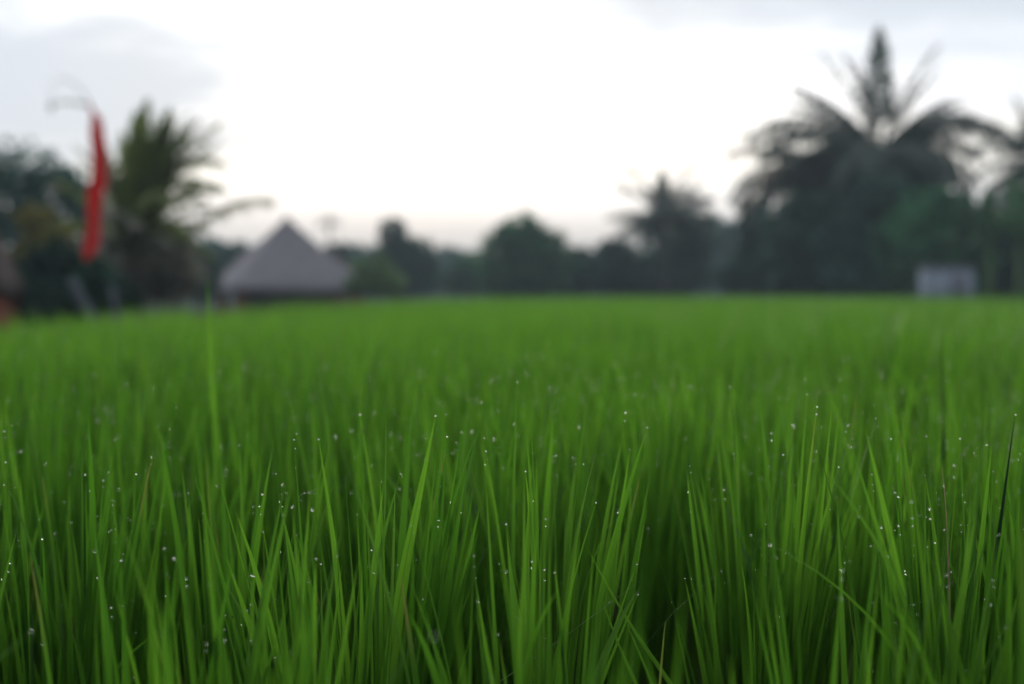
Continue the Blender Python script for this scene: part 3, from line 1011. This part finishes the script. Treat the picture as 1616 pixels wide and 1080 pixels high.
tree('leafy_shrub', 'pale hazy shrub left of the dome-shaped tree', 'shrub', 745, 84,
     [(742, 432, 32, 26), (720, 446, 30, 16), (765, 448, 26, 16)], M['fol_mid'], 2400, 0.28, 57, trunk=0.06)
palm('distant_palm', 'small faint palm on the skyline right of the hut peak', 520, 352, 135, [
    (a, e, 24, 70, 'palm_dark') for a, e in ((0, 60), (180, 60), (90, 85), (20, 25), (160, 25), (-10, -5), (190, -5), (270, 40), (90, 40), (230, 10), (310, 10))],
     34, 0.17, 520, leaflets=16, ll=0.34)
for (px, d, bl, n, sd_, lab) in [
    (345, 90, [(335, 408, 34, 26), (370, 415, 34, 28), (310, 418, 28, 26)], 3000, 61, 'hazy bushy tree behind the left slope of the pointed hut'),
    (560, 110, [(545, 412, 34, 26), (580, 420, 34, 28), (515, 416, 34, 24)], 3000, 62, 'hazy tree line clump behind the low hut'),
    (705, 150, [(707, 412, 18, 22), (730, 422, 26, 24), (690, 430, 20, 18)], 2600, 63, 'faint bluish tree between the narrow tree and dome tree'),
    (1140, 125, [(1135, 378, 34, 36), (1160, 395, 38, 40), (1120, 420, 40, 40), (1170, 430, 40, 30)], 5000, 64, 'hazy bluish tree between the mid-horizon palm and the thicket'),
]:
    tree('distant_tree', lab, 'tree', px, d, bl, M['fol_blue'], n, 0.5, sd_, 'hazy distant trees', trunk=0.2)

# --- right side
palm('coconut_palm', 'tallest coconut palm with spiky dark fronds on the right', 1386, 232, 58, [
    (85, 88, 190, 8, 'palm_dark', 1.5, 0.19), (178, 75, 158, 16, 'palm_dark', 1.5, 0.2), (172, 66, 172, 18, 'palm_dark'), (186, 79, 140, 14, 'palm_dark'),
    (4, 67, 184, 16, 'palm_dark', 1.5, 0.2), (8, 60, 165, 20, 'palm_dark'), (355, 76, 130, 16, 'palm_dark'),
    (176, 48, 168, 30, 'palm_dark'), (190, 44, 172, 34, 'palm_dark'), (165, 40, 165, 34, 'palm_dark'),
    (182, 32, 205, 58, 'palm_dark'), (172, 24, 210, 55, 'palm_dark'), (195, 20, 205, 60, 'palm_dark'),
    (3, 44, 138, 22, 'palm_dark'), (-12, 40, 145, 28, 'palm_dark'), (14, 36, 180, 45, 'palm_dark'),
    (-4, 30, 195, 52, 'palm_dark'), (-16, 24, 190, 55, 'palm_dark'), (10, 18, 185, 60, 'palm_dark'), (0, 6, 180, 70, 'palm_dark'),
    (184, 6, 195, 62, 'palm_dark'), (176, -6, 190, 55, 'palm_dark'), (190, -18, 170, 48, 'palm_dark'), (-8, -8, 172, 60, 'palm_dark'), (-15, -22, 160, 45, 'palm_dark'),
    (250, 4, 170, 65, 'palm_dark'), (290, 2, 170, 70, 'palm_dark'), (230, 2, 165, 70, 'palm_dark'), (310, 2, 165, 70, 'palm_dark'), (270, -15, 160, 55, 'palm_dark'),
    (130, 0, 165, 70, 'palm_dark'), (50, 0, 165, 70, 'palm_dark')],
     35, 0.17, 1392, ll=0.24, nuts=5, leaflets=44, extra=(14, -36, 2, 160, 195, 50, 80, 'palm_dark'))
palm('leaning_palm', 'lower brownish palm with drooping fronds at the left of the thicket', 1262, 272, 61, [
    (178, 45, 130, 80, 'palm_brown'), (182, 20, 120, 90, 'palm_brown'), (175, 62, 120, 70, 'palm_dark'), (20, 60, 120, 70, 'palm_dark'),
    (0, 35, 120, 80, 'palm_dark'), (270, 40, 120, 90, 'palm_dark'), (230, 20, 120, 90, 'palm_brown'), (200, 0, 120, 70, 'palm_brown'),
    (310, 20, 120, 80, 'palm_dark'), (90, 50, 110, 70, 'palm_dark'), (190, -15, 115, 60, 'palm_brown'), (250, -10, 110, 60, 'palm_dark'), (290, -10, 110, 60, 'palm_dark')],
     36, 0.15, 1268, leaflets=36, nuts=3, extra=(18, -25, 55, 110, 150, 60, 90, 'palm_dark'))
palm('edge_palm', 'dark palm cut off by the right picture edge', 1632, 258, 52, [
    (170, 60, 130, 60, 'palm_dark'), (180, 35, 130, 70, 'palm_dark'), (120, 80, 120, 30, 'palm_dark'), (185, 10, 120, 70, 'palm_dark'),
    (0, 50, 120, 70, 'palm_dark'), (270, 30, 120, 80, 'palm_dark'), (230, 40, 125, 80, 'palm_dark'), (190, -15, 115, 50, 'palm_dark'), (90, 60, 110, 50, 'palm_dark'), (60, 85, 120, 20, 'palm_dark')],
     37, 0.15, 1632, leaflets=36, ll=0.28, extra=(12, -10, 75, 110, 135, 50, 85, 'palm_dark'))
for (px, d, bl, mt, n, sd_, lab) in [
    (1195, 66, [(1185, 335, 24, 28), (1200, 370, 32, 40), (1210, 420, 50, 44), (1175, 440, 40, 26)], 'fol_dark', 4200, 71, 'dark leafy tree at the left end of the right thicket'),
    (1290, 56, [(1295, 360, 50, 48), (1270, 370, 56, 60), (1310, 400, 50, 60), (1275, 440, 70, 28)], 'fol_dark', 6500, 72, 'dark tree left of the coconut palm trunk in the thicket'),
    (1365, 54, [(1385, 318, 46, 42), (1365, 365, 54, 50), (1340, 390, 52, 52), (1395, 395, 52, 56), (1370, 440, 70, 28)], 'fol_blue', 6500, 73, 'bluish green tree in front of the coconut palm trunk'),
    (1455, 53, [(1455, 350, 54, 50), (1435, 385, 56, 60), (1490, 370, 56, 60), (1470, 425, 80, 40)], 'fol_green', 7000, 74, 'green tree directly behind the white block'),
    (1545, 56, [(1545, 395, 44, 50), (1570, 430, 60, 40)], 'fol_dark', 3600, 75, 'dark shrubby tree right of the white block'),
    (1612, 57, [(1612, 335, 42, 56), (1590, 385, 44, 50), (1640, 380, 50, 60), (1600, 435, 60, 36)], 'fol_mid', 5200, 76, 'broad green tree behind the banana plants at the right edge'),
]:
    tree('thicket_tree', lab, 'tree', px, d, bl, M[mt], n, 0.3, sd_, 'trees of the right thicket', trunk=0.15)


def banana(label, px, d, leaves, seed):
    foot = W(px, HORIZON, d)
    foot[2] = -1.25
    o = empty('banana_plant', foot, label, 'banana plant', 'banana plants at the right edge')
    rg = np.random.default_rng(seed)
    tb = Bag()
    ctop = W(px, 385, d) - foot
    tb.tube([(0, 0, 0), ctop * 0.5 + np.array([0.04, 0, 0]), ctop], [0.13, 0.11, 0.07], 10)
    tb.build('stem', M['fol_light'], o)
    for (az, el, lp, dr_) in leaves:
        L = S(lp, d)
        n = 18
        s = np.linspace(0, 1, n)
        th = R(el) - R(dr_) * s ** 1.7
        tan = np.stack([np.cos(th) * math.cos(R(az)), np.cos(th) * math.sin(R(az)), np.sin(th)], 1)
        P = np.concatenate([[np.zeros(3)], np.cumsum(tan[1:] * L / (n - 1), axis=0)])
        side = unit(np.cross(tan, np.array([[0, 0, 1.0]])) + 1e-6)
        up = np.cross(side, tan)
        w = L * 0.24 * np.sin(np.clip((s - 0.12) / 0.88, 0, 1) * np.pi) ** 0.6 * rg.uniform(0.75, 1.1, n) + 0.015
        V = np.stack([P - side * w[:, None] / 2 + up * w[:, None] * 0.12, P, P + side * w[:, None] / 2 + up * w[:, None] * 0.12], 1)
        i = (np.arange(n - 1) * 3)[:, None] + np.arange(2)[None]
        q = np.stack([i, i + 1, i + 4, i + 3], -1).reshape(-1, 4)
        dat = np.zeros((n * 3, 4))
        dat[:, 0] = rg.uniform(0.2, 0.9)
        lo = build('leaf', V.reshape(-1, 3), q, M['banana'], o, dat)
        lo.location = ctop * 0.97


banana('banana plant with upright leaves between the white block and the right edge', 1560, 50, [(85, 86, 100, 10), (170, 65, 95, 70), (15, 68, 110, 60), (200, 40, 90, 90), (-20, 40, 90, 90), (270, 55, 90, 90), (240, 70, 95, 60), (320, 60, 95, 70)], 81)
banana('banana plant with tattered leaves at the right picture edge', 1606, 49, [(95, 84, 120, 15), (160, 70, 105, 60), (20, 66, 100, 70), (190, 35, 95, 90), (270, 50, 90, 90), (300, 70, 95, 60), (220, 60, 95, 80)], 82)


# --- white block at the far edge of the field
def block():
    d = 47.0
    foot = W(1493, HORIZON, d)
    foot[2] = -0.3
    o = empty('field_shrine', foot, 'small whitish square-topped block standing at the far right field edge', 'block')
    top = W(1493, 421, d)[2] - foot[2]
    w = S(80, d)
    b = Bag()
    b.box((0, 0, (top - 0.12) / 2), (w * 0.94, 0.9, top - 0.12), 0, 0.02)
    b.build('body', M['board'], o)
    c = Bag()
    c.box((0, 0, top - 0.06), (w, 0.98, 0.118), 0, 0.025)
    c.build('cap', M['board_stain'], o)
    s = Bag()
    s.box((w * 0.16, -0.452, (top - 0.12) * 0.62), (w * 0.28, 0.02, (top - 0.12) * 0.62), 0, 0.004)
    s.build('panel', M['board_stain'], o)


block()

# --- far wood closing the horizon
rgf = np.random.default_rng(5)
fw = []
for i in range(90):
    px = -500 + i * 30 + rgf.uniform(-14, 14)
    d = rgf.uniform(190, 230)
    cyp = rgf.uniform(425, 440)
    p = W(px, cyp, d)
    fw.append((*p, S(rgf.uniform(22, 36), d), 6.0, S(rgf.uniform(14, 26), d)))
    p = W(px, 452, d)
    fw.append((*p, S(34, d), 6.0, S(20, d)))
tag(crown_bag(fw, 60000, 1.7, 9, clump=0.5, shell=0.3).build('far_woods', M['fol_blue']), 'far bluish wood closing the horizon behind the field', 'wood', kind='stuff')

# ------------------------------------------------------------------ evening air
hz = Bag()
hz.box((0, 300, 10.0), (900, 900, 26.0))
hm, ht, hout = new_mat('haze')
pv = ht.nodes.new('ShaderNodeVolumePrincipled')
pv.inputs['Color'].default_value = (0.74, 0.90, 1.0, 1)
pv.inputs['Density'].default_value = 0.0013
pv.inputs['Anisotropy'].default_value = 0.0
ht.links.new(pv.outputs[0], hout.inputs['Volume'])
ho = hz.build('haze', hm, None, False)
tag(ho, 'thin pale evening haze over the field and trees', 'haze', kind='stuff')
